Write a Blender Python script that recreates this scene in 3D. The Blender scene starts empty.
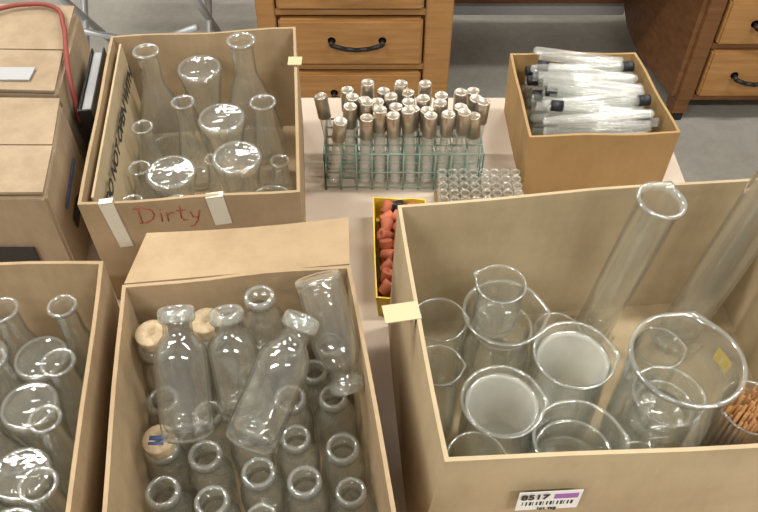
import bpy, bmesh, math, random
from mathutils import Vector, Matrix
random.seed(7)
D=bpy.data
COL=bpy.context.scene.collection
sc=bpy.context.scene
TZ=0.75

# ---------------------------------------------------------------- materials
def newmat(n):
    m=D.materials.new(n); m.use_nodes=True
    nt=m.node_tree; nt.nodes.clear()
    out=nt.nodes.new('ShaderNodeOutputMaterial')
    return m,nt,out
def principled(n,col,rough=.6,metal=0,noise=None,scale=8,bump=0,stretch=(1,1,1),spec=.4,stain=0):
    m,nt,out=newmat(n)
    b=nt.nodes.new('ShaderNodeBsdfPrincipled')
    b.inputs['Base Color'].default_value=(*col,1); b.inputs['Roughness'].default_value=rough
    b.inputs['Metallic'].default_value=metal; b.inputs['Specular IOR Level'].default_value=spec
    nt.links.new(b.outputs[0],out.inputs[0])
    if noise:
        tc=nt.nodes.new('ShaderNodeTexCoord'); mp=nt.nodes.new('ShaderNodeMapping')
        mp.inputs['Scale'].default_value=stretch
        nz=nt.nodes.new('ShaderNodeTexNoise'); nz.inputs['Scale'].default_value=scale; nz.inputs['Detail'].default_value=6
        cr=nt.nodes.new('ShaderNodeValToRGB')
        cr.color_ramp.elements[0].position=.3; cr.color_ramp.elements[1].position=.7
        cr.color_ramp.elements[0].color=(*noise,1); cr.color_ramp.elements[1].color=(*col,1)
        nt.links.new(tc.outputs['Object'],mp.inputs[0]); nt.links.new(mp.outputs[0],nz.inputs['Vector'])
        nt.links.new(nz.outputs[0],cr.inputs[0])
        last=cr.outputs[0]
        if stain:
            n2=nt.nodes.new('ShaderNodeTexNoise'); n2.inputs['Scale'].default_value=26; n2.inputs['Detail'].default_value=8; n2.inputs['Roughness'].default_value=.7
            mp2=nt.nodes.new('ShaderNodeMapping'); mp2.inputs['Scale'].default_value=(1,1,.35)
            nt.links.new(tc.outputs['Object'],mp2.inputs[0]); nt.links.new(mp2.outputs[0],n2.inputs['Vector'])
            r2=nt.nodes.new('ShaderNodeValToRGB'); r2.color_ramp.elements[0].position=.34; r2.color_ramp.elements[1].position=.58
            r2.color_ramp.elements[0].color=(1-stain,1-stain*1.05,1-stain*1.15,1); r2.color_ramp.elements[1].color=(1,1,1,1)
            nt.links.new(n2.outputs[0],r2.inputs[0])
            mxc=nt.nodes.new('ShaderNodeMix'); mxc.data_type='RGBA'; mxc.blend_type='MULTIPLY'; mxc.inputs[0].default_value=1
            nt.links.new(last,mxc.inputs[6]); nt.links.new(r2.outputs[0],mxc.inputs[7]); last=mxc.outputs[2]
        nt.links.new(last,b.inputs['Base Color'])
        if bump:
            bp=nt.nodes.new('ShaderNodeBump'); bp.inputs['Strength'].default_value=bump; bp.inputs['Distance'].default_value=.002
            nt.links.new(nz.outputs[0],bp.inputs['Height']); nt.links.new(bp.outputs[0],b.inputs['Normal'])
    return m
def glassmat(n,face=(.98,.985,.975),edge=(.30,.36,.33),milk=.028,gl0=.085,gl1=.95,p=3.0,bump=.6,rough=.07):
    m,nt,out=newmat(n)
    N=nt.nodes.new; L=nt.links.new
    lw=N('ShaderNodeLayerWeight'); lw.inputs['Blend'].default_value=.5
    cr=N('ShaderNodeValToRGB'); cr.color_ramp.elements[0].color=(*face,1); cr.color_ramp.elements[1].color=(*edge,1)
    cr.color_ramp.elements[0].position=.60
    L(lw.outputs['Facing'],cr.inputs[0])
    tr=N('ShaderNodeBsdfTransparent'); L(cr.outputs[0],tr.inputs[0])
    gl=N('ShaderNodeBsdfGlossy'); gl.inputs['Roughness'].default_value=rough; gl.inputs[0].default_value=(1,1,1,1)
    tc=N('ShaderNodeTexCoord'); nz=N('ShaderNodeTexNoise'); nz.inputs['Scale'].default_value=60
    bp=N('ShaderNodeBump'); bp.inputs['Strength'].default_value=bump; bp.inputs['Distance'].default_value=.0015
    L(tc.outputs['Object'],nz.inputs['Vector']); L(nz.outputs[0],bp.inputs['Height']); L(bp.outputs[0],gl.inputs['Normal'])
    pw=N('ShaderNodeMath'); pw.operation='POWER'; pw.inputs[1].default_value=p; L(lw.outputs['Facing'],pw.inputs[0])
    mr=N('ShaderNodeMapRange'); mr.inputs['To Min'].default_value=gl0; mr.inputs['To Max'].default_value=gl1
    L(pw.outputs[0],mr.inputs[0])
    mx=N('ShaderNodeMixShader'); L(mr.outputs[0],mx.inputs[0]); L(tr.outputs[0],mx.inputs[1]); L(gl.outputs[0],mx.inputs[2])
    df=N('ShaderNodeBsdfDiffuse'); df.inputs[0].default_value=(.93,.93,.89,1)
    m2=N('ShaderNodeMixShader'); m2.inputs[0].default_value=milk
    L(mx.outputs[0],m2.inputs[1]); L(df.outputs[0],m2.inputs[2]); L(m2.outputs[0],out.inputs[0])
    return m
M={}
M['glass']=glassmat('clear_glass')
M['rim']=glassmat('thick_glass_rim',face=(.90,.93,.91),edge=(.5,.56,.53),milk=.10,gl0=.15,p=2.4,rough=.12)
M['glassb']=glassmat('bottle_glass',edge=(.12,.17,.15),p=3.0,milk=.018)
M['glasst']=glassmat('test_tube_glass',milk=.16,edge=(.45,.50,.48),gl0=.1)
M['frost']=glassmat('frosted_glass',face=(.97,.97,.95),milk=.30,gl0=.04)
M['card']=principled('cardboard',(.445,.325,.198),.85,noise=(.365,.262,.155),scale=7,bump=.2,stretch=(1,1,3),spec=.15,stain=.14)
M['cardD']=principled('cardboard_pale',(.51,.405,.258),.85,noise=(.43,.335,.208),scale=5,bump=.2,stretch=(1,1,3),spec=.15,stain=.10)
M['cardE']=principled('cardboard_orange',(.43,.275,.125),.85,noise=(.36,.23,.10),scale=9,bump=.1,spec=.15,stain=.12)
M['cardF']=principled('cardboard_brown',(.44,.335,.225),.8,noise=(.35,.26,.17),scale=6,bump=.1,spec=.2,stain=.18)
M['table']=principled('laminate_table',(.62,.51,.41),.45,noise=(.57,.465,.37),scale=14)
M['edge']=principled('table_edge',(.10,.08,.06),.6)
M['metalleg']=principled('grey_metal',(.52,.53,.54),.4,.3)
M['floor']=principled('concrete',(.40,.38,.335),.75,noise=(.28,.265,.235),scale=2.2,bump=.1,stain=.12)
M['wood']=principled('oak_wood',(.45,.235,.082),.45,noise=(.34,.165,.054),scale=6,stretch=(1.2,6,14))
M['woodd']=principled('oak_wood_dark',(.22,.098,.034),.5,noise=(.14,.058,.02),scale=6,stretch=(1.2,6,10))
M['dark']=principled('dark_bronze',(.035,.03,.028),.4,.5)
M['black']=principled('black_plastic',(.015,.015,.018),.4)
M['ink']=principled('black_ink',(.04,.035,.03),.8)
M['red']=principled('red_marker',(.42,.09,.05),.8)
M['tape']=principled('masking_tape',(.70,.65,.53),.6)
M['tapeb']=principled('brown_tape',(.56,.46,.28),.5)
M['steel']=principled('steel_cap',(.60,.53,.44),.33,.85)
M['wire']=principled('green_wire',(.27,.37,.31),.4,.2)
M['rubber']=principled('red_rubber',(.44,.12,.055),.6,noise=(.31,.075,.035),scale=40)
M['yellow']=principled('yellow_print',(.72,.52,.06),.5)
M['cork']=principled('cork',(.58,.46,.30),.9,noise=(.36,.26,.15),scale=120,bump=.3)
M['white']=principled('white_paper',(.82,.82,.80),.6)
M['grey']=principled('grey_label',(.40,.40,.40),.6)
M['blueink']=principled('blue_ink',(.08,.12,.30),.7)
M['strap']=principled('red_strap',(.25,.05,.04),.6)
M['splint']=principled('wood_splint',(.46,.24,.09),.8,noise=(.30,.14,.05),scale=60)
M['lilac']=principled('lilac_ink',(.35,.12,.42),.6)
M['wall']=principled('painted_wall',(.66,.64,.60),.8,noise=(.62,.60,.56),scale=3)
M['ceil']=principled('ceiling_paint',(.74,.73,.70),.9)
M['lampg']=principled('lamp_housing',(.8,.8,.8),.5)

# ---------------------------------------------------------------- mesh helpers
def finish(bm,name,mats,smooth=True,loc=None,rot=None,parent=None):
    me=D.meshes.new(name); bm.to_mesh(me); bm.free()
    for k in mats: me.materials.append(M[k])
    if smooth:
        for p in me.polygons: p.use_smooth=True
    return obj(me,name,loc,rot,parent)
def obj(me,name,loc=None,rot=None,parent=None):
    o=D.objects.new(name,me); COL.objects.link(o)
    if loc is not None: o.location=loc
    if rot is not None: o.rotation_euler=rot
    if parent is not None: o.parent=parent
    return o
def lathe(bm,prof,mat=None,segs=32,mi=0,rimz=None,basez=None):
    mat=mat or Matrix()
    rings=[]
    for r,z in prof:
        if r<1e-6: rings.append([bm.verts.new(mat@Vector((0,0,z)))])
        else: rings.append([bm.verts.new(mat@Vector((r*math.cos(2*math.pi*i/segs),r*math.sin(2*math.pi*i/segs),z))) for i in range(segs)])
    for k,((a,b),(pa,pb)) in enumerate(zip(zip(rings,rings[1:]),zip(prof,prof[1:]))):
        mm=mi
        if rimz is not None and min(pa[1],pb[1])>=rimz: mm=1
        if basez is not None and 1<=k<=3 and max(pa[1],pb[1])<=basez: mm=1
        for i in range(segs):
            j=(i+1)%segs
            if len(a)==1 and len(b)==1: continue
            if len(a)==1: f=bm.faces.new((a[0],b[j],b[i]))
            elif len(b)==1: f=bm.faces.new((a[i],a[j],b[0]))
            else: f=bm.faces.new((a[i],a[j],b[j],b[i]))
            f.material_index=mm; f.smooth=True
def tube(bm,p,q,r,segs=8,mi=0):
    p,q=Vector(p),Vector(q); d=q-p
    m=Matrix.Translation(p)@d.to_track_quat('Z','Y').to_matrix().to_4x4()
    L=d.length
    lathe(bm,[(0,0),(r,0),(r,L),(0,L)],m,segs,mi)
def boxbm(bm,lo,hi,mi=0,bev=0,mat=None):
    r=bmesh.ops.create_cube(bm,size=1)
    vs=r['verts']
    for v in vs:
        v.co=Vector([lo[i]+(v.co[i]+.5)*(hi[i]-lo[i]) for i in range(3)])
    fs=set(f for v in vs for f in v.link_faces)
    for f in fs: f.material_index=mi
    if bev:
        es=list(set(e for v in vs for e in v.link_edges))
        res=bmesh.ops.bevel(bm,geom=es,offset=bev,segments=2,affect='EDGES')
        vs=list(set(vs)|set(v for f in res['faces'] for v in f.verts))
        vs=[v for v in vs if v.is_valid]
        for f in res['faces']: f.material_index=mi
    if mat is not None:
        for v in vs:
            v.co=mat@v.co

# ---------------------------------------------------------------- cardboard boxes
def open_box(name,bot,top,matk='card',th=.004,bulge=.006,n=8,seed=0):
    (bq,bz),(tq,tz)=bot,top
    cb=sum((Vector(c) for c in bq),Vector((0,0)))/4
    bm=bmesh.new()
    def ring(q,z,off,bul,wob):
        pts=[]
        for s in range(4):
            a,b=Vector(q[s]),Vector(q[(s+1)%4])
            d=(b-a); nrm=Vector((d.y,-d.x)).normalized()
            if nrm.dot((a+b)/2-cb)<0: nrm=-nrm
            for i in range(n):
                t=i/n
                p=a+d*t
                k=math.sin(math.pi*t)
                p=p+nrm*(bul*k)
                if off:
                    if i==0:
                        pa=Vector(q[s-1]); e=(a-pa); n2=Vector((e.y,-e.x)).normalized()
                        if n2.dot((a+pa)/2-cb)<0: n2=-n2
                        p=p-(nrm+n2)*off
                    else: p=p-nrm*off
                pts.append(Vector((p.x,p.y,z+wob*math.sin(7*t+s*2.1+seed)*k)))
        return [bm.verts.new(p) for p in pts]
    levels=[0,.25,.5,.75,1]
    def lerpq(t): return [tuple(Vector(b)*(1-t)+Vector(c)*t) for b,c in zip(bq,tq)]
    outer=[ring(lerpq(t),bz+(tz-bz)*t,0,bulge*math.sin(math.pi*(.15+.7*t)),.0025 if t==1 else 0) for t in levels]
    inner=[ring(lerpq(t),max(bz+(tz-bz)*t,bz+th),th,bulge*math.sin(math.pi*(.15+.7*t)),.0025 if t==1 else 0) for t in levels]
    N=4*n
    for a,b in zip(outer,outer[1:]):
        for i in range(N): bm.faces.new((a[i],a[(i+1)%N],b[(i+1)%N],b[i]))
    for a,b in zip(inner,inner[1:]):
        for i in range(N): bm.faces.new((b[i],b[(i+1)%N],a[(i+1)%N],a[i]))
    for i in range(N): bm.faces.new((outer[-1][i],outer[-1][(i+1)%N],inner[-1][(i+1)%N],inner[-1][i]))
    bm.faces.new(inner[0]); bm.faces.new(list(reversed(outer[0])))
    bmesh.ops.recalc_face_normals(bm,faces=bm.faces)
    return finish(bm,name,[matk],smooth=False)
def flap(name,a,b,c,d,parent,matk='card',th=.004,sag=.0):
    a,b,c,d=map(Vector,(a,b,c,d)); bm=bmesh.new()
    nrm=(b-a).cross(d-a).normalized()
    n=6; g=[[],[]]
    for k,sgn in ((0,0),(1,-1)):
        for j in range(n+1):
            row=[]
            for i in range(n+1):
                s,t=i/n,j/n
                p=(a*(1-s)+b*s)*(1-t)+(d*(1-s)+c*s)*t
                p=p+Vector((0,0,-sag*math.sin(math.pi*s)*t))+nrm*th*sgn
                row.append(bm.verts.new(p))
            g[k].append(row)
    for k in (0,1):
        for j in range(n):
            for i in range(n): bm.faces.new((g[k][j][i],g[k][j][i+1],g[k][j+1][i+1],g[k][j+1][i]))
    for i in range(n):
        for r in (0,n):
            bm.faces.new((g[0][r][i],g[0][r][i+1],g[1][r][i+1],g[1][r][i]))
            bm.faces.new((g[0][i][r],g[0][i+1][r],g[1][i+1][r],g[1][i][r]))
    bmesh.ops.recalc_face_normals(bm,faces=bm.faces)
    return finish(bm,name,[matk],smooth=False,parent=parent)
def text(s,size,matk,loc,rot,parent,name,shear=0,th=.0003,bold=0):
    c=D.curves.new(name,'FONT'); c.body=s; c.size=size; c.shear=shear; c.extrude=th; c.offset=bold
    c.align_x='CENTER'; c.align_y='CENTER'
    t=D.objects.new(name+'_c',c); COL.objects.link(t)
    bpy.context.view_layer.update()
    me=D.meshes.new_from_object(t.evaluated_get(bpy.context.evaluated_depsgraph_get()))
    D.objects.remove(t)
    me.materials.clear(); me.materials.append(M[matk])
    return obj(me,name,loc,rot,parent)

# ---------------------------------------------------------------- room
bm=bmesh.new(); boxbm(bm,(-4,-3,-.1),(4,4.5,0)); finish(bm,'floor',['floor'],False)
bm=bmesh.new(); boxbm(bm,(-4,-3,3.0),(4,4.5,3.1)); finish(bm,'ceiling',['ceil'],False)
for nm,lo,hi in (('wall_back',(-4,4.5,0),(4,4.6,3)),('wall_front',(-4,-3.1,0),(4,-3,3)),('wall_left',(-4.1,-3,0),(-4,4.5,3)),('wall_right',(4,-3,0),(4.1,4.5,3))):
    bm=bmesh.new(); boxbm(bm,lo,hi); finish(bm,nm,['wall'],False)
bm=bmesh.new(); boxbm(bm,(-4,4.48,0),(4,4.5,.12)); finish(bm,'baseboard_back',['white'],False)

# ---------------------------------------------------------------- table
bm=bmesh.new()
boxbm(bm,(-.98,.02,TZ-.028),(.483,1.125,TZ),0,.003)
boxbm(bm,(-.983,.017,TZ-.024),(.486,1.128,TZ-.006),1,.002)
for x in (-.9,.40):
    for y in (.10,1.04):
        tube(bm,(x,y,0),(x,y,TZ-.028),.016,14,2)
    tube(bm,(x,.10,.12),(x,1.04,.12),.011,12,2)
finish(bm,'folding_table',['table','edge','metalleg'],False)

# ---------------------------------------------------------------- carton A (dirty)
A=open_box('cardboard_box',([(-.395,1.02),(-.128,1.045),(-.10,.690),(-.358,.668)],TZ),
    ([(-.405,1.032),(-.128,1.058),(-.096,.69),(-.361,.668)],.93),'card',bulge=.001,seed=1)
flap('inner_flap',(-.386,1.015,.928),(-.347,.685,.926),(-.340,.69,.80),(-.378,1.01,.80),A,'cardD',.003)
text('DO NOT OPEN WITH',.030,'ink',(-.3590,.850,.893),(math.radians(90),0,math.radians(96.7)),A,'print_text',bold=.0008)
bm=bmesh.new()
strokes=[[(0,2.6),(.1,.1)],[(-.5,2.6),(.5,2.75),(1.5,2.3),(1.75,1.5),(1.4,.7),(.6,.15),(-.3,.05)],
 [(2.5,1.6),(2.45,.2)],[(2.55,2.2),(2.6,2.3)],[(3.2,1.7),(3.2,.2)],[(3.2,1.1),(3.6,1.6),(4.1,1.6)],
 [(4.9,2.7),(4.8,.6),(5.1,.2),(5.5,.3)],[(4.4,1.9),(5.5,2.0)],[(6.0,1.6),(6.2,.7),(6.7,.6)],[(7.1,1.8),(6.7,.2),(6.1,-.9),(5.6,-.9)]]
mD=Matrix.Translation((-.293,.6735,.893))@Matrix.Rotation(math.radians(4.75),4,'Z')
for s in strokes:
    for p,q in zip(s,s[1:]):
        tube(bm,mD@Vector((p[0]*.0103,-.0012,p[1]*.0098)),mD@Vector((q[0]*.0103,-.0012,q[1]*.0098)),.0007,6)
finish(bm,'marker_writing',['red'],parent=A)
bm=bmesh.new()
for cx,zl,w in ((-.325,-.050,.0085),(-.196,-.02,.0105)):
    m=Matrix.Translation((cx,.6665+(cx+.361)*.083,.905))@Matrix.Rotation(math.radians(4.75),4,'Z')@Matrix.Rotation(math.radians(-6),4,'Y')
    boxbm(bm,(-w,-.0014,zl),(w,.002,.027),0,0,m)
    boxbm(bm,(-w,-.0014,.0255),(w,.008,.0268),0,0,m)
finish(bm,'tape_strip',['tape'],False,parent=A)
bm=bmesh.new()
boxbm(bm,(-.132,.955,.9305),(-.112,.975,.932)); finish(bm,'tape_strip_2',['tapeb'],False,parent=A)

# ---------------------------------------------------------------- carton B
B=open_box('cardboard_box',([(-.60,.54),(-.302,.552),(-.256,.19),(-.55,.18)],TZ),
    ([(-.61,.550),(-.299,.560),(-.249,.19),(-.56,.18)],.95),'card',bulge=.003,seed=2)

# ---------------------------------------------------------------- carton C
C=open_box('cardboard_box',([(-.265,.522),(-.035,.548),(.018,.195),(-.216,.19)],TZ),
    ([(-.271,.526),(-.031,.554),(.027,.195),(-.219,.19)],.95),'card',bulge=.003,seed=3)
flap('back_flap',(-.270,.529,.949),(-.032,.557,.949),(-.035,.632,.945),(-.262,.606,.946),C,'card',.004,.004)

# ---------------------------------------------------------------- carton D
Dx=open_box('cardboard_box',([(.012,.622),(.47,.668),(.472,.335),(.036,.314)],TZ),
    ([(.021,.626),(.475,.675),(.478,.338),(.056,.313)],.97),'cardD',bulge=.004,seed=4)
rotD=math.radians(3.4)
bm=bmesh.new()
boxbm(bm,(-.029,-.0008,-.018),(.029,0,.018),0)
boxbm(bm,(.004,-.0012,.004),(.026,-.0008,.013),2)
for i in range(15):
    w=.0006+.0007*((i*7)%3)
    boxbm(bm,(-.024+i*.0032,-.0012,-.008),(-.024+i*.0032+w,-.0008,-.001),1)
finish(bm,'lot_sticker',['white','ink','lilac'],False,loc=(.155,.3098,.903),rot=(0,0,rotD),parent=Dx)
text('8517',.013,'ink',(.141,.3070,.913),(math.radians(90),0,rotD),Dx,'lot_number',bold=.0002)
text('lot tag',.007,'ink',(.155,.3080,.889),(math.radians(90),0,rotD),Dx,'lot_caption')
bm=bmesh.new()
m=Matrix.Translation((.038,.475,.972))@Matrix.Rotation(math.radians(10),4,'Z')
boxbm(bm,(-.034,-.011,0),(.002,.011,.0012),0,0,m)
boxbm(bm,(-.006,-.011,-.03),(-.0045,.011,0),0,0,m)
finish(bm,'tape_tab',['tapeb'],False,parent=Dx)

# ---------------------------------------------------------------- carton E (test tubes)
E=open_box('cardboard_box',([(.216,1.085),(.425,1.085),(.433,.880),(.222,.876)],TZ),
    ([(.212,1.085),(.416,1.088),(.436,.884),(.216,.873)],.865),'cardE',bulge=.002,seed=5)
def testtube_prof(L,r): return [(0,0),(r*.5,.0008),(r*.87,.003),(r,r),(r,L*.5),(r,L),(r*1.12,L),(r*.9,L+.001)]
bm=bmesh.new()
rnd=random.Random(3)
for layer in range(8):
    for k in range(10 if layer<6 else 12):
        y=.897+k*.0185+rnd.uniform(-.003,.003); z=.764+layer*.0160+rnd.uniform(-.001,.001)
        L=rnd.choice([.15,.16,.17]); s=rnd.choice([-1,-1,1])
        tilt=rnd.uniform(-.04,.04) if layer<6 else rnd.uniform(-.08,.08); cx=.323+rnd.uniform(-.010,.010)
        yaw=(rnd.uniform(-.26,.22) if layer>=6 else rnd.uniform(-.08,.08))
        if layer>=6: y=.908+k*.0138+rnd.uniform(-.003,.003); L=rnd.choice([.14,.15,.16])
        m=Matrix.Translation((cx,y,z))@Matrix.Rotation(yaw,4,'Z')@Matrix.Rotation(math.radians(90*s)+tilt,4,'Y')@Matrix.Translation((0,0,-L/2))
        lathe(bm,testtube_prof(L,.0066),m,14,0)
        if rnd.random()<(.34 if layer>=6 else .1):
            lathe(bm,[(0,L-.014),(.0084,L-.014),(.0084,L+.002),(.0075,L+.003),(0,L+.003)],m,14,1)
finish(bm,'test_tube_pile',['glasst','black'])

# ---------------------------------------------------------------- closed cartons
def closed_box(name,q,z0,z1,matk):
    bm=bmesh.new()
    lo=[bm.verts.new((x,y,z0)) for x,y in q]; hi=[bm.verts.new((x,y,z1)) for x,y in q]
    for i in range(4): bm.faces.new((lo[i],lo[(i+1)%4],hi[(i+1)%4],hi[i]))
    bm.faces.new(hi); bm.faces.new(lo[::-1])
    bmesh.ops.recalc_face_normals(bm,faces=bm.faces)
    bmesh.ops.bevel(bm,geom=list(bm.edges),offset=.004,segments=3,affect='EDGES')
    return finish(bm,name,[matk],False)
F1=closed_box('closed_carton',[(-.80,1.12),(-.473,1.105),(-.450,.895),(-.79,.90)],TZ,.925,'cardF')
flap('top_flap',(-.785,.90,.937),(-.452,.895,.930),(-.468,.995,.929),(-.785,1.0,.932),F1,'cardF',.004)
flap('top_flap_2',(-.79,1.002,.931),(-.468,.999,.929),(-.475,1.10,.941),(-.79,1.11,.945),F1,'cardF',.004)
bm=bmesh.new()
boxbm(bm,(-.60,.915,.9325),(-.492,.945,.9345),0)
finish(bm,'shipping_label',['grey','ink','white'],False,parent=F1)
F2=closed_box('closed_carton',[(-.79,.885),(-.440,.880),(-.408,.69),(-.76,.685)],TZ,.92,'cardF')
flap('top_flap',(-.765,.685,.932),(-.409,.690,.930),(-.425,.783,.925),(-.77,.785,.926),F2,'cardF',.004)
flap('top_flap_2',(-.775,.787,.925),(-.426,.786,.925),(-.440,.878,.930),(-.79,.883,.931),F2,'cardF',.004)
bm=bmesh.new()
boxbm(bm,(-.62,.6845,.86),(-.50,.6865,.872),1)
boxbm(bm,(-.60,.6845,.80),(-.45,.687,.835),0)
m=Matrix.Translation((-.4220,.785,.84))@Matrix.Rotation(math.radians(-80.5),4,'Z')
boxbm(bm,(-.05,0,.015),(.05,.0015,.020),1,0,m); boxbm(bm,(-.01,0,-.03),(.04,.0015,-.012),0,0,m)
finish(bm,'carton_print',['ink','blueink'],False,parent=F2)
bm=bmesh.new()
m=Matrix.Translation((-.428,.965,.752))@Matrix.Rotation(math.radians(7),4,'Z')
boxbm(bm,(-.010,-.07,0),(-.008,.09,.145),0,.001,m); boxbm(bm,(.008,-.07,0),(.010,.09,.145),0,.001,m)
boxbm(bm,(-.010,-.073,0),(.010,-.068,.145),0,.001,m); boxbm(bm,(-.007,-.065,.002),(.007,.085,.138),1,0,m)
finish(bm,'ring_binder',['dark','grey'],False)
def curve_obj(name,pts,r,matk,parent=None):
    c=D.curves.new(name,'CURVE'); c.dimensions='3D'; c.bevel_depth=r; c.bevel_resolution=3
    s=c.splines.new('BEZIER'); s.bezier_points.add(len(pts)-1)
    for b,p in zip(s.bezier_points,pts):
        b.co=p; b.handle_left_type=b.handle_right_type='AUTO'
    t=D.objects.new(name+'_c',c); COL.objects.link(t); bpy.context.view_layer.update()
    me=D.meshes.new_from_object(t.evaluated_get(bpy.context.evaluated_depsgraph_get())); D.objects.remove(t)
    me.materials.clear(); me.materials.append(M[matk])
    for p in me.polygons: p.use_smooth=True
    return obj(me,name,parent=parent)
curve_obj('electrical_cord',[(-.60,1.07,.948),(-.55,1.09,.949),(-.50,1.085,.947),(-.475,1.04,.943),(-.458,.985,.937),(-.447,.945,.925),(-.441,.915,.86)],.0035,'strap')

# ---------------------------------------------------------------- glassware profiles
def walled(outer,th,base,lip):
    inner=[(max(r-th,.0008),z) for r,z in outer if z>base+.002 and z<lip]
    return outer+inner[::-1]+[(inner[0][0]*.9,base+.0008),(0,base)]
def erl(h,rb,rm):
    o=[(0,.001),(rb*.85,.0008),(rb*.95,0),(rb,.004),(rb*.99,.012),(rb*.93,h*.14),(rb*.62+rm*.38,h*.38),
            (rb*.30+rm*.70,h*.57),(rm*1.10,h*.68),(rm,h*.74),(rm,h*.94),(rm*1.10,h*.968),(rm*1.24,h*.978),(rm*1.30,h*.988),(rm*1.22,h),(rm*1.0,h*.997)]
    return walled(o,.0014,.004,h*.95)
def bottle(h,r,rm):
    o=[(0,.002),(r*.8,.001),(r*.94,0),(r,.004),(r,h*.12),(r,h*.60),(r*.98,h*.65),(r*.88,h*.71),(rm*1.25,h*.77),(rm*1.02,h*.80),
            (rm,h*.885),(rm*1.18,h*.895),(rm*1.27,h*.915),(rm*1.27,h*.975),(rm*1.16,h),(rm*.94,h),(rm*.86,h*.985)]
    return walled(o,.0024,.007,h*.95)
def beaker(h,r):
    o=[(0,.001),(r*.86,.0008),(r*.93,0),(r*.98,.003),(r,.009),(r,h*.3),(r,h*.6),(r,h*.94),(r*1.03,h*.975),(r*1.07,h*.988),(r*1.065,h),(r*.98,h*.998)]
    return walled(o,.0016,.004,h*.96)
def gradcyl(h,r):
    o=[(0,.016),(r*.9,.016),(r,.02),(r,h*.4),(r,h*.8),(r,h*.97),(r*1.08,h*.984),(r*1.17,h*.990),(r*1.16,h),(r*.97,h*.998)]
    return walled(o,.0020,.020,h*.975)
meshcache={}
def glassmesh(kind,key,prof,matk='glass',spout=0,segs=48,rim=.97):
    k=(kind,key,matk,spout)
    if k in meshcache: return meshcache[k]
    bm=bmesh.new(); lathe(bm,prof,None,segs,0,key[0]*rim,.0045)
    if spout:
        top=max(v.co.z for v in bm.verts)
        for v in bm.verts:
            if v.co.z>top*.93:
                a=math.atan2(v.co.y,v.co.x)
                w=math.exp(-(a/.20)**2)*((v.co.z/top-.93)/.07)
                v.co.x*=1+spout*w; v.co.z-=.002*w
    me=D.meshes.new(kind); bm.to_mesh(me); bm.free(); me.materials.append(M[matk]); me.materials.append(M['rim'])
    for p in me.polygons: p.use_smooth=True
    meshcache[k]=me; return me
GZ=TZ+.0045
def put(name,me,x,y,z=GZ,rot=(0,0,0)): return obj(me,name,(x,y,z),rot)
def flask(x,y,h,rb,rm,z=GZ,inv=False):
    me=glassmesh('erlenmeyer_flask',(h,rb,rm),erl(h,rb,rm))
    return put('erlenmeyer_flask',me,x,y,z+(h if inv else 0),(math.pi if inv else 0,0,random.uniform(0,6)))
def bkr(x,y,h,r,z=GZ,matk='glass',yaw=0,sp=.13,name='glass_beaker'):
    me=glassmesh(name,(h,r),beaker(h,r),matk,sp)
    return put(name,me,x,y,z,(0,0,yaw))

# box A contents
flask(-.200,.985,.200,.050,.0165)
flask(-.335,.965,.195,.048,.0150)
flask(-.270,.990,.150,.033,.013,inv=True)
flask(-.226,.893,.132,.034,.013,inv=True)
flask(-.286,.800,.112,.034,.013,inv=True)
flask(-.195,.812,.128,.034,.013,inv=True)
flask(-.339,.880,.125,.031,.0125)
flask(-.334,.815,.105,.029,.0125)
flask(-.280,.905,.150,.028,.0130)
flask(-.166,.905,.150,.028,.0150)
flask(-.325,.735,.115,.030,.0125)
flask(-.265,.735,.115,.027,.0125)
flask(-.140,.835,.100,.022,.011)
flask(-.237,.845,.095,.020,.010)
bkr(-.205,.735,.085,.027)
bkr(-.145,.760,.095,.028)

# box B contents
for row,(y,xs) in enumerate([(.518,(-.340,-.407,-.475)),(.450,(-.328,-.395,-.462)),(.382,(-.320,-.387,-.455)),(.314,(-.306,-.373,-.440)),(.246,(-.298,-.365,-.432))]):
    for i,x in enumerate(xs):
        flask(x,y,(.172,.165,.170)[(i+row)%3],.0325,(.0125,.0140)[(i+row)%2])
        if row<4 and i<2: flask(x-.028,y-.034,(.125,.138)[row%2],.029,.0115,inv=True)

# box C
def bottleobj(base,top,h,r,rm,name='glass_bottle',matk='glassb'):
    me=glassmesh('glass_bottle',(h,r,rm),bottle(h,r,rm),matk,0,48,.90)
    b,t=Vector(base),Vector(top)
    return obj(me,name,b,(t-b).to_track_quat('Z','Y').to_euler())
rb=random.Random(21)
for (x,y,h) in [(-.228,.438,.112),(-.1357,.405,.112),(-.0864,.392,.116),(-.038,.383,.116),(-.047,.441,.112),(-.097,.441,.110),(-.1770,.373,.114),(-.1197,.357,.114),
    (-.073,.343,.118),(-.025,.333,.116),(-.208,.332,.116),(-.160,.325,.112),(-.111,.308,.118),(-.063,.295,.114),(-.014,.284,.118),
    (-.200,.284,.118),(-.152,.276,.116),(-.103,.260,.114),(-.055,.246,.118),(-.006,.236,.116),(-.190,.236,.116),(-.142,.228,.116),
    (-.055,.525,.095),(-.103,.515,.105),(-.140,.480,.100),(-.182,.428,.105),(-.073,.482,.100)]:
    bottleobj((x,y,GZ),(x+rb.uniform(-.02,.02),y+rb.uniform(-.02,.02),GZ+1),h,.0232,rb.choice([.0120,.0135]))
def cork(x,y,z,r=.0145,label=False):
    bm=bmesh.new()
    lathe(bm,[(0,-.014),(r*.8,-.014),(r*.86,-.002),(r*1.0,.012),(r*.97,.0135),(r*.25,.0135),(r*.2,.008),(0,.008)],None,28,0)
    if label:
        boxbm(bm,(-.009,-.002,.0136),(.009,.003,.014),1); boxbm(bm,(-.009,-.007,.0136),(.006,-.004,.014),1)
    finish(bm,'cork_stopper',['cork','blueink'],True,loc=(x,y,z))
for (x,y) in ((-.237,.482),(-.183,.498)):
    bottleobj((x,y,GZ),(x,y,GZ+1),.155,.0250,.0150); cork(x,y,GZ+.158,.0170)
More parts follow.
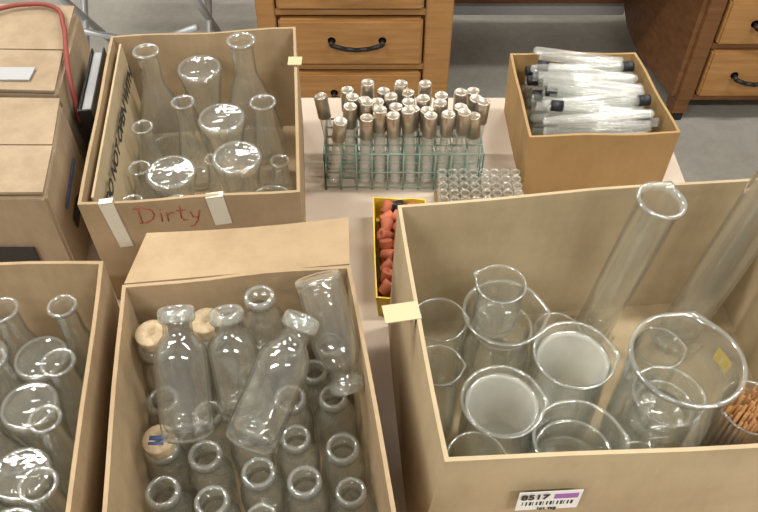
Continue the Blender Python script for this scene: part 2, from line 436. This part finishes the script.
bottleobj((-.2205,.384,GZ),(-.2205,.384,GZ+1),.112,.0225,.0140)
cork(-.2205,.384,GZ+.113,.0165,label=True)
def lean(base,top,h,r,rm):
    b,t=Vector(base),Vector(top); return bottleobj(b,b+(t-b).normalized(),h,r,rm)
lean((-.188,.382,.892),(-.196,.461,.985),.128,.0262,.0142)
lean((-.138,.414,.884),(-.149,.464,.975),.112,.0250,.0135)
lean((-.1250,.368,.902),(-.075,.450,.985),.134,.0262,.0140)
lean((-.062,.504,.990),(-.032,.432,.900),.122,.0240,.0145)   # upside down
lean((-.120,.488,.870),(-.122,.500,.985),.098,.0225,.0125)

# box D
bkr(.146,.556,.112,.046)
bkr(.146,.556,.080,.034,z=GZ+.0045,sp=0)
bkr(.137,.560,.072,.027,z=GZ+.086,yaw=2.6,sp=.25)
bkr(.131,.437,.112,.042)
bkr(.131,.437,.100,.037,z=GZ+.0045,matk='frost',sp=0)
bkr(.212,.484,.130,.042)
bkr(.212,.484,.115,.037,z=GZ+.0045,matk='frost',sp=0)
bk=bkr(.303,.436,.192,.053,yaw=1.2)
bkr(.303,.436,.120,.035,z=GZ+.0045,sp=.1)
for k,(hh,rr_) in enumerate(((.035,.030),(.035,.029),(.03,.028))): bkr(.303,.436,hh,rr_,z=GZ+.009+.034*k,sp=0,name='crystallizing_dish')
bkr(.0695,.545,.112,.030)
bkr(.0640,.470,.130,.025)
bkr(.098,.372,.108,.029)
bkr(.205,.392,.110,.0450)
for k in range(2): bkr(.205,.392,.038,.0395,z=GZ+.0045+.036*k,sp=0,name='crystallizing_dish')
bkr(.395,.430,.110,.032)
bkr(.215,.560,.070,.026)
bkr(.325,.525,.085,.028)
bkr(.265,.375,.100,.020)
for k in range(3): bkr(.352,.366,.030,.026,z=GZ+.030*k,sp=.08,name='crystallizing_dish')
bm=bmesh.new()
R=.0536; vs=[]
for i in range(9):
    a=.15+i*.05
    vs.append([bm.verts.new((R*math.cos(a),R*math.sin(a),z)) for z in (.150,.170)])
for p,q in zip(vs,vs[1:]): bm.faces.new((p[0],q[0],q[1],p[1]))
o=finish(bm,'yellow_label',['yellow']); o.parent=bk; o.rotation_euler=(0,0,-1.2)
bm=bmesh.new(); rr=random.Random(5)
for i in range(110):
    a=rr.uniform(0,6.28); r=.026*math.sqrt(rr.random())
    p=Vector((.395+r*math.cos(a),.430+r*math.sin(a),GZ+.006)); q=p+Vector((rr.uniform(-.003,.003),rr.uniform(-.003,.003),rr.uniform(.100,.118)))
    tube(bm,p,q,.0015,5)
finish(bm,'wooden_splints',['splint'],False)
def gcyl(b,t,h,r):
    me=glassmesh('graduated_cylinder',(h,r),gradcyl(h,r),'glass',.35)
    b,t=Vector(b),Vector(t)
    o=obj(me,'graduated_cylinder',b,(t-b).to_track_quat('Z','Y').to_euler())
    bm=bmesh.new()
    lathe(bm,[(0,0),(r*1.5,0),(r*1.55,.004),(r*1.3,.010),(r*.9,.016),(0,.016)],None,6,0)
    finish(bm,'hex_foot',['glass'],False,parent=o)
gcyl((.272,.600,GZ),(.296,.586,1.022),.264,.0228)
gcyl((.385,.600,GZ),(.425,.606,1.06),.310,.0250)

# ---------------------------------------------------------------- test tube rack
RX0,RX1,RY0,RY1,RH=-.082,.156,.886,.970,.072
bm=bmesh.new(); w=.0013
NX,NY=10,4
for z in (.006,.036,RH):
    zz=TZ+z
    for i in range(NX+1):
        x=RX0+(RX1-RX0)*i/NX; tube(bm,(x,RY0,zz),(x,RY1,zz),w,6)
    for j in range(NY+1):
        y=RY0+(RY1-RY0)*j/NY; tube(bm,(RX0,y,zz),(RX1,y,zz),w*1.1,6)
for i in range(NX+1):
    x=RX0+(RX1-RX0)*i/NX
    for y in (RY0,RY1): tube(bm,(x,y,TZ+.001),(x,y,TZ+RH),w,6)
for j in range(NY+1):
    y=RY0+(RY1-RY0)*j/NY
    for x in (RX0,RX1): tube(bm,(x,y,TZ+.001),(x,y,TZ+RH),w,6)
rack=finish(bm,'test_tube_rack',['wire'])
bm=bmesh.new(); rr=random.Random(11)
sx=(RX1-RX0)/NX; sy=(RY1-RY0)/NY
for j in range(NY):
    for i in range(NX):
        if (i,j) in ((0,1),(1,0),(7,3),(8,3),(0,3)): continue
        x=RX0+sx*(i+.5); y=RY0+sy*(j+.5)
        tx,ty=rr.uniform(-.05,.05),rr.uniform(-.06,.06)
        if (i,j)==(0,0): tx,ty=.10,.12
        if (i,j)==(0,2): tx,ty=-.1,-.14
        m=Matrix.Translation((x,y,TZ+.008))@Matrix.Rotation(ty,4,'Y')@Matrix.Rotation(tx,4,'X')
        H=rr.choice([.114,.120,.126])
        lathe(bm,testtube_prof(H,.0082),m,14,0)
        r=.0102
        lathe(bm,[(r*.95,H-.026),(r,H-.026),(r,H+.008),(r*.98,H+.0095),(r*.88,H+.0105),(r*.8,H+.0095),(0,H+.0095)],m,20,1)
finish(bm,'capped_test_tubes',['glasst','steel'],parent=rack)

# ---------------------------------------------------------------- small open vials in a tray
bm=bmesh.new()
vx0,vy0=.094,.806
boxbm(bm,(vx0-.009,vy0-.009,TZ),(vx0+.0155*7+.009,vy0+.015*4+.009,TZ+.012),1,.002)
for j in range(5):
    for i in range(8):
        m=Matrix.Translation((vx0+i*.0155,vy0+j*.015,TZ+.012))
        lathe(bm,[(0,0),(.005,0),(.0062,.003),(.0062,.040)],m,18,0)
        lathe(bm,[(.0062,.040),(.0072,.0415),(.0073,.044),(.0060,.0445),(.0054,.042)],m,18,2)
finish(bm,'glass_vial_tray',['glass','cardE','rim'])

# ---------------------------------------------------------------- tray of red rubber stoppers
tr=open_box('stopper_carton',([(-.006,.826),(.066,.822),(.062,.642),(-.001,.640)],TZ),([(-.009,.828),(.069,.823),(.065,.640),(-.004,.638)],.790),'yellow',th=.002,bulge=.002,n=4,seed=8)
bm=bmesh.new(); rr=random.Random(9)
for layer in range(3):
    for j in range(9):
        for i in range(3):
            x=.0105+i*.0185+rr.uniform(-.0015,.0015)+.0035*(layer%2); y=.655+j*.0188+rr.uniform(-.002,.002); z=TZ+.011+layer*.0145
            rx,ry=rr.uniform(-1.3,1.3),rr.uniform(-1.3,1.3)
            m=Matrix.Translation((x,y,z))@Matrix.Rotation(rx,4,'X')@Matrix.Rotation(ry,4,'Y')
            lathe(bm,[(0,-.009),(.0060,-.009),(.0068,-.008),(.0094,.008),(.0088,.0095),(.003,.0095),(.0025,.004),(0,.004)],m,16,1 if (layer,i,j)==(2,1,8) else 0)
finish(bm,'rubber_stoppers',['rubber','black'])

# ---------------------------------------------------------------- desks
def handle(bm,x,y,z,w=.09,mi=2):
    pts=[(-w/2,0,0),(-w/2,-.022,-.002),(-w/4,-.028,-.010),(0,-.03,-.013),(w/4,-.028,-.010),(w/2,-.022,-.002),(w/2,0,0)]
    for p,q in zip(pts,pts[1:]):
        tube(bm,(x+p[0],y+p[1],z+p[2]),(x+q[0],y+q[1],z+q[2]),.007,8,mi)
    for s in (-1,1): lathe(bm,[(0,-.004),(.011,-.004),(.012,0),(0,0)],Matrix.Translation((x+s*w/2,y,z))@Matrix.Rotation(math.pi/2,4,'X'),12,mi)
bm=bmesh.new()
x0,x1,y0=-.355,.215,2.02
boxbm(bm,(x0,y0+.02,.03),(x1,y0+.62,.72),1,.004)
boxbm(bm,(x0-.03,y0-.03,.72),(x1+.70,y0+.66,.755),0,.006)
boxbm(bm,(x0,y0,.02),(x0+.055,y0+.022,.72),0,.003); boxbm(bm,(x1-.08,y0,.02),(x1,y0+.022,.72),0,.003)
for z in (.0,.19,.375,.56,.70): boxbm(bm,(x0+.055,y0+.002,z),(x1-.08,y0+.022,z+.02),0,.002)
for z0,z1 in ((.022,.185),(.212,.368),(.397,.555),(.583,.695)):
    boxbm(bm,(x0+.062,y0-.012,z0+.003),(x1-.087,y0+.02,z1-.003),0,.006)
    handle(bm,(x0+x1)/2+.005,y0-.012,(z0+z1)/2+.01,.15)
for x in (x0+.03,x1-.03):
    for y in (y0+.04,y0+.58): boxbm(bm,(x-.025,y-.025,0),(x+.025,y+.025,.05),1,.002)
boxbm(bm,(x1,y0+.56,.09),(x1+.68,y0+.58,.72),1,.002)
boxbm(bm,(x1,y0+.54,.055),(x1+.68,y0+.585,.09),3,.002)
finish(bm,'wooden_desk',['wood','woodd','dark','metalleg'],False)
# right desk
bm=bmesh.new()
x0,x1,y0=.935,1.45,2.0
boxbm(bm,(x0+.01,y0+.02,.10),(x1,y0+.65,.72),1,.004)
boxbm(bm,(x0-.01,y0-.03,.72),(x1+.5,y0+.70,.755),0,.006)
boxbm(bm,(x0,y0,.09),(x0+.05,y0+.022,.72),1,.003)
for z in (.09,.275,.44,.60,.70): boxbm(bm,(x0+.05,y0+.002,z),(x1,y0+.022,z+.02),1,.002)
for z0,z1 in ((.112,.273),(.297,.438),(.462,.598)):
    boxbm(bm,(x0+.056,y0-.012,z0),(x1-.02,y0+.02,z1),0,.006)
    handle(bm,x0+.20,y0-.012,(z0+z1)/2,.11)
for y in (y0+.04,y0+.60):
    boxbm(bm,(x0,y-.03,.03),(x0+.05,y+.03,.10),1,.004); boxbm(bm,(x0+.005,y-.025,0),(x0+.045,y+.025,.03),2,.002)
    boxbm(bm,(x1-.05,y-.03,0),(x1,y+.03,.10),1,.004)
prev=None; n=14
for k in range(n+1):
    t=k/n; y=y0+.01+.62*t; xo=x0-.015-.055*math.sin(math.pi*t*.9)
    cur=[bm.verts.new(c) for c in ((xo,y,.10),(x0+.02,y,.10),(x0+.02,y,.70),(xo,y,.70))]
    if prev:
        for i in range(4):
            f=bm.faces.new((prev[i],prev[(i+1)%4],cur[(i+1)%4],cur[i])); f.material_index=1
    else: bm.faces.new(cur).material_index=1
    prev=cur
bm.faces.new(prev[::-1]).material_index=1
finish(bm,'wooden_desk',['wood','woodd','dark'],False)

# metal chair behind carton A
bm=bmesh.new()
for x in (-.95,-.55):
    tube(bm,(x,2.05,0),(x,2.45,.46),.012,10); tube(bm,(x,2.45,0),(x,2.05,.46),.012,10)
tube(bm,(-.95,2.05,.44),(-.55,2.05,.44),.012,10); tube(bm,(-.95,2.12,.12),(-.55,2.12,.12),.010,10)
tube(bm,(-.95,2.08,.30),(-.55,2.3,.05),.010,10); tube(bm,(-.55,2.08,.30),(-.95,2.3,.05),.010,10)
for x in (-.95,-.55): tube(bm,(x,2.45,.46),(x,2.55,.85),.012,10)
boxbm(bm,(-.96,2.03,.455),(-.54,2.46,.475),1,.008); boxbm(bm,(-.94,2.50,.65),(-.56,2.52,.85),1,.006)
finish(bm,'folding_chair',['metalleg','white'],False)

# ---------------------------------------------------------------- lights, world, camera
w=D.worlds.new('room_ambient'); w.use_nodes=True; sc.world=w
w.node_tree.nodes['Background'].inputs[0].default_value=(1,.98,.95,1); w.node_tree.nodes['Background'].inputs[1].default_value=.3
for lx in (-1.3,1.3):
    for ly,e in ((-.9,47),(1.0,40),(2.9,30)):
        bm=bmesh.new(); boxbm(bm,(lx-.62,ly-.09,2.93),(lx+.62,ly+.09,3.0),0,.004); finish(bm,'ceiling_fixture',['lampg'],False)
        l=D.lights.new('fluorescent_light','AREA'); l.shape='RECTANGLE'; l.size=1.2; l.size_y=.12; l.energy=e; l.color=(1,.978,.925)
        o=D.objects.new('fluorescent_light',l); COL.objects.link(o); o.location=(lx,ly,2.925)
cd=D.cameras.new('camera'); cam=D.objects.new('camera',cd); COL.objects.link(cam)
cd.sensor_width=36; cd.lens=777/758*36; cd.clip_start=.01
cam.location=(0,0,1.58); cam.rotation_euler=(math.radians(42),0,0)
sc.camera=cam
sc.view_settings.view_transform='Standard'
sc.cycles.transparent_max_bounces=48
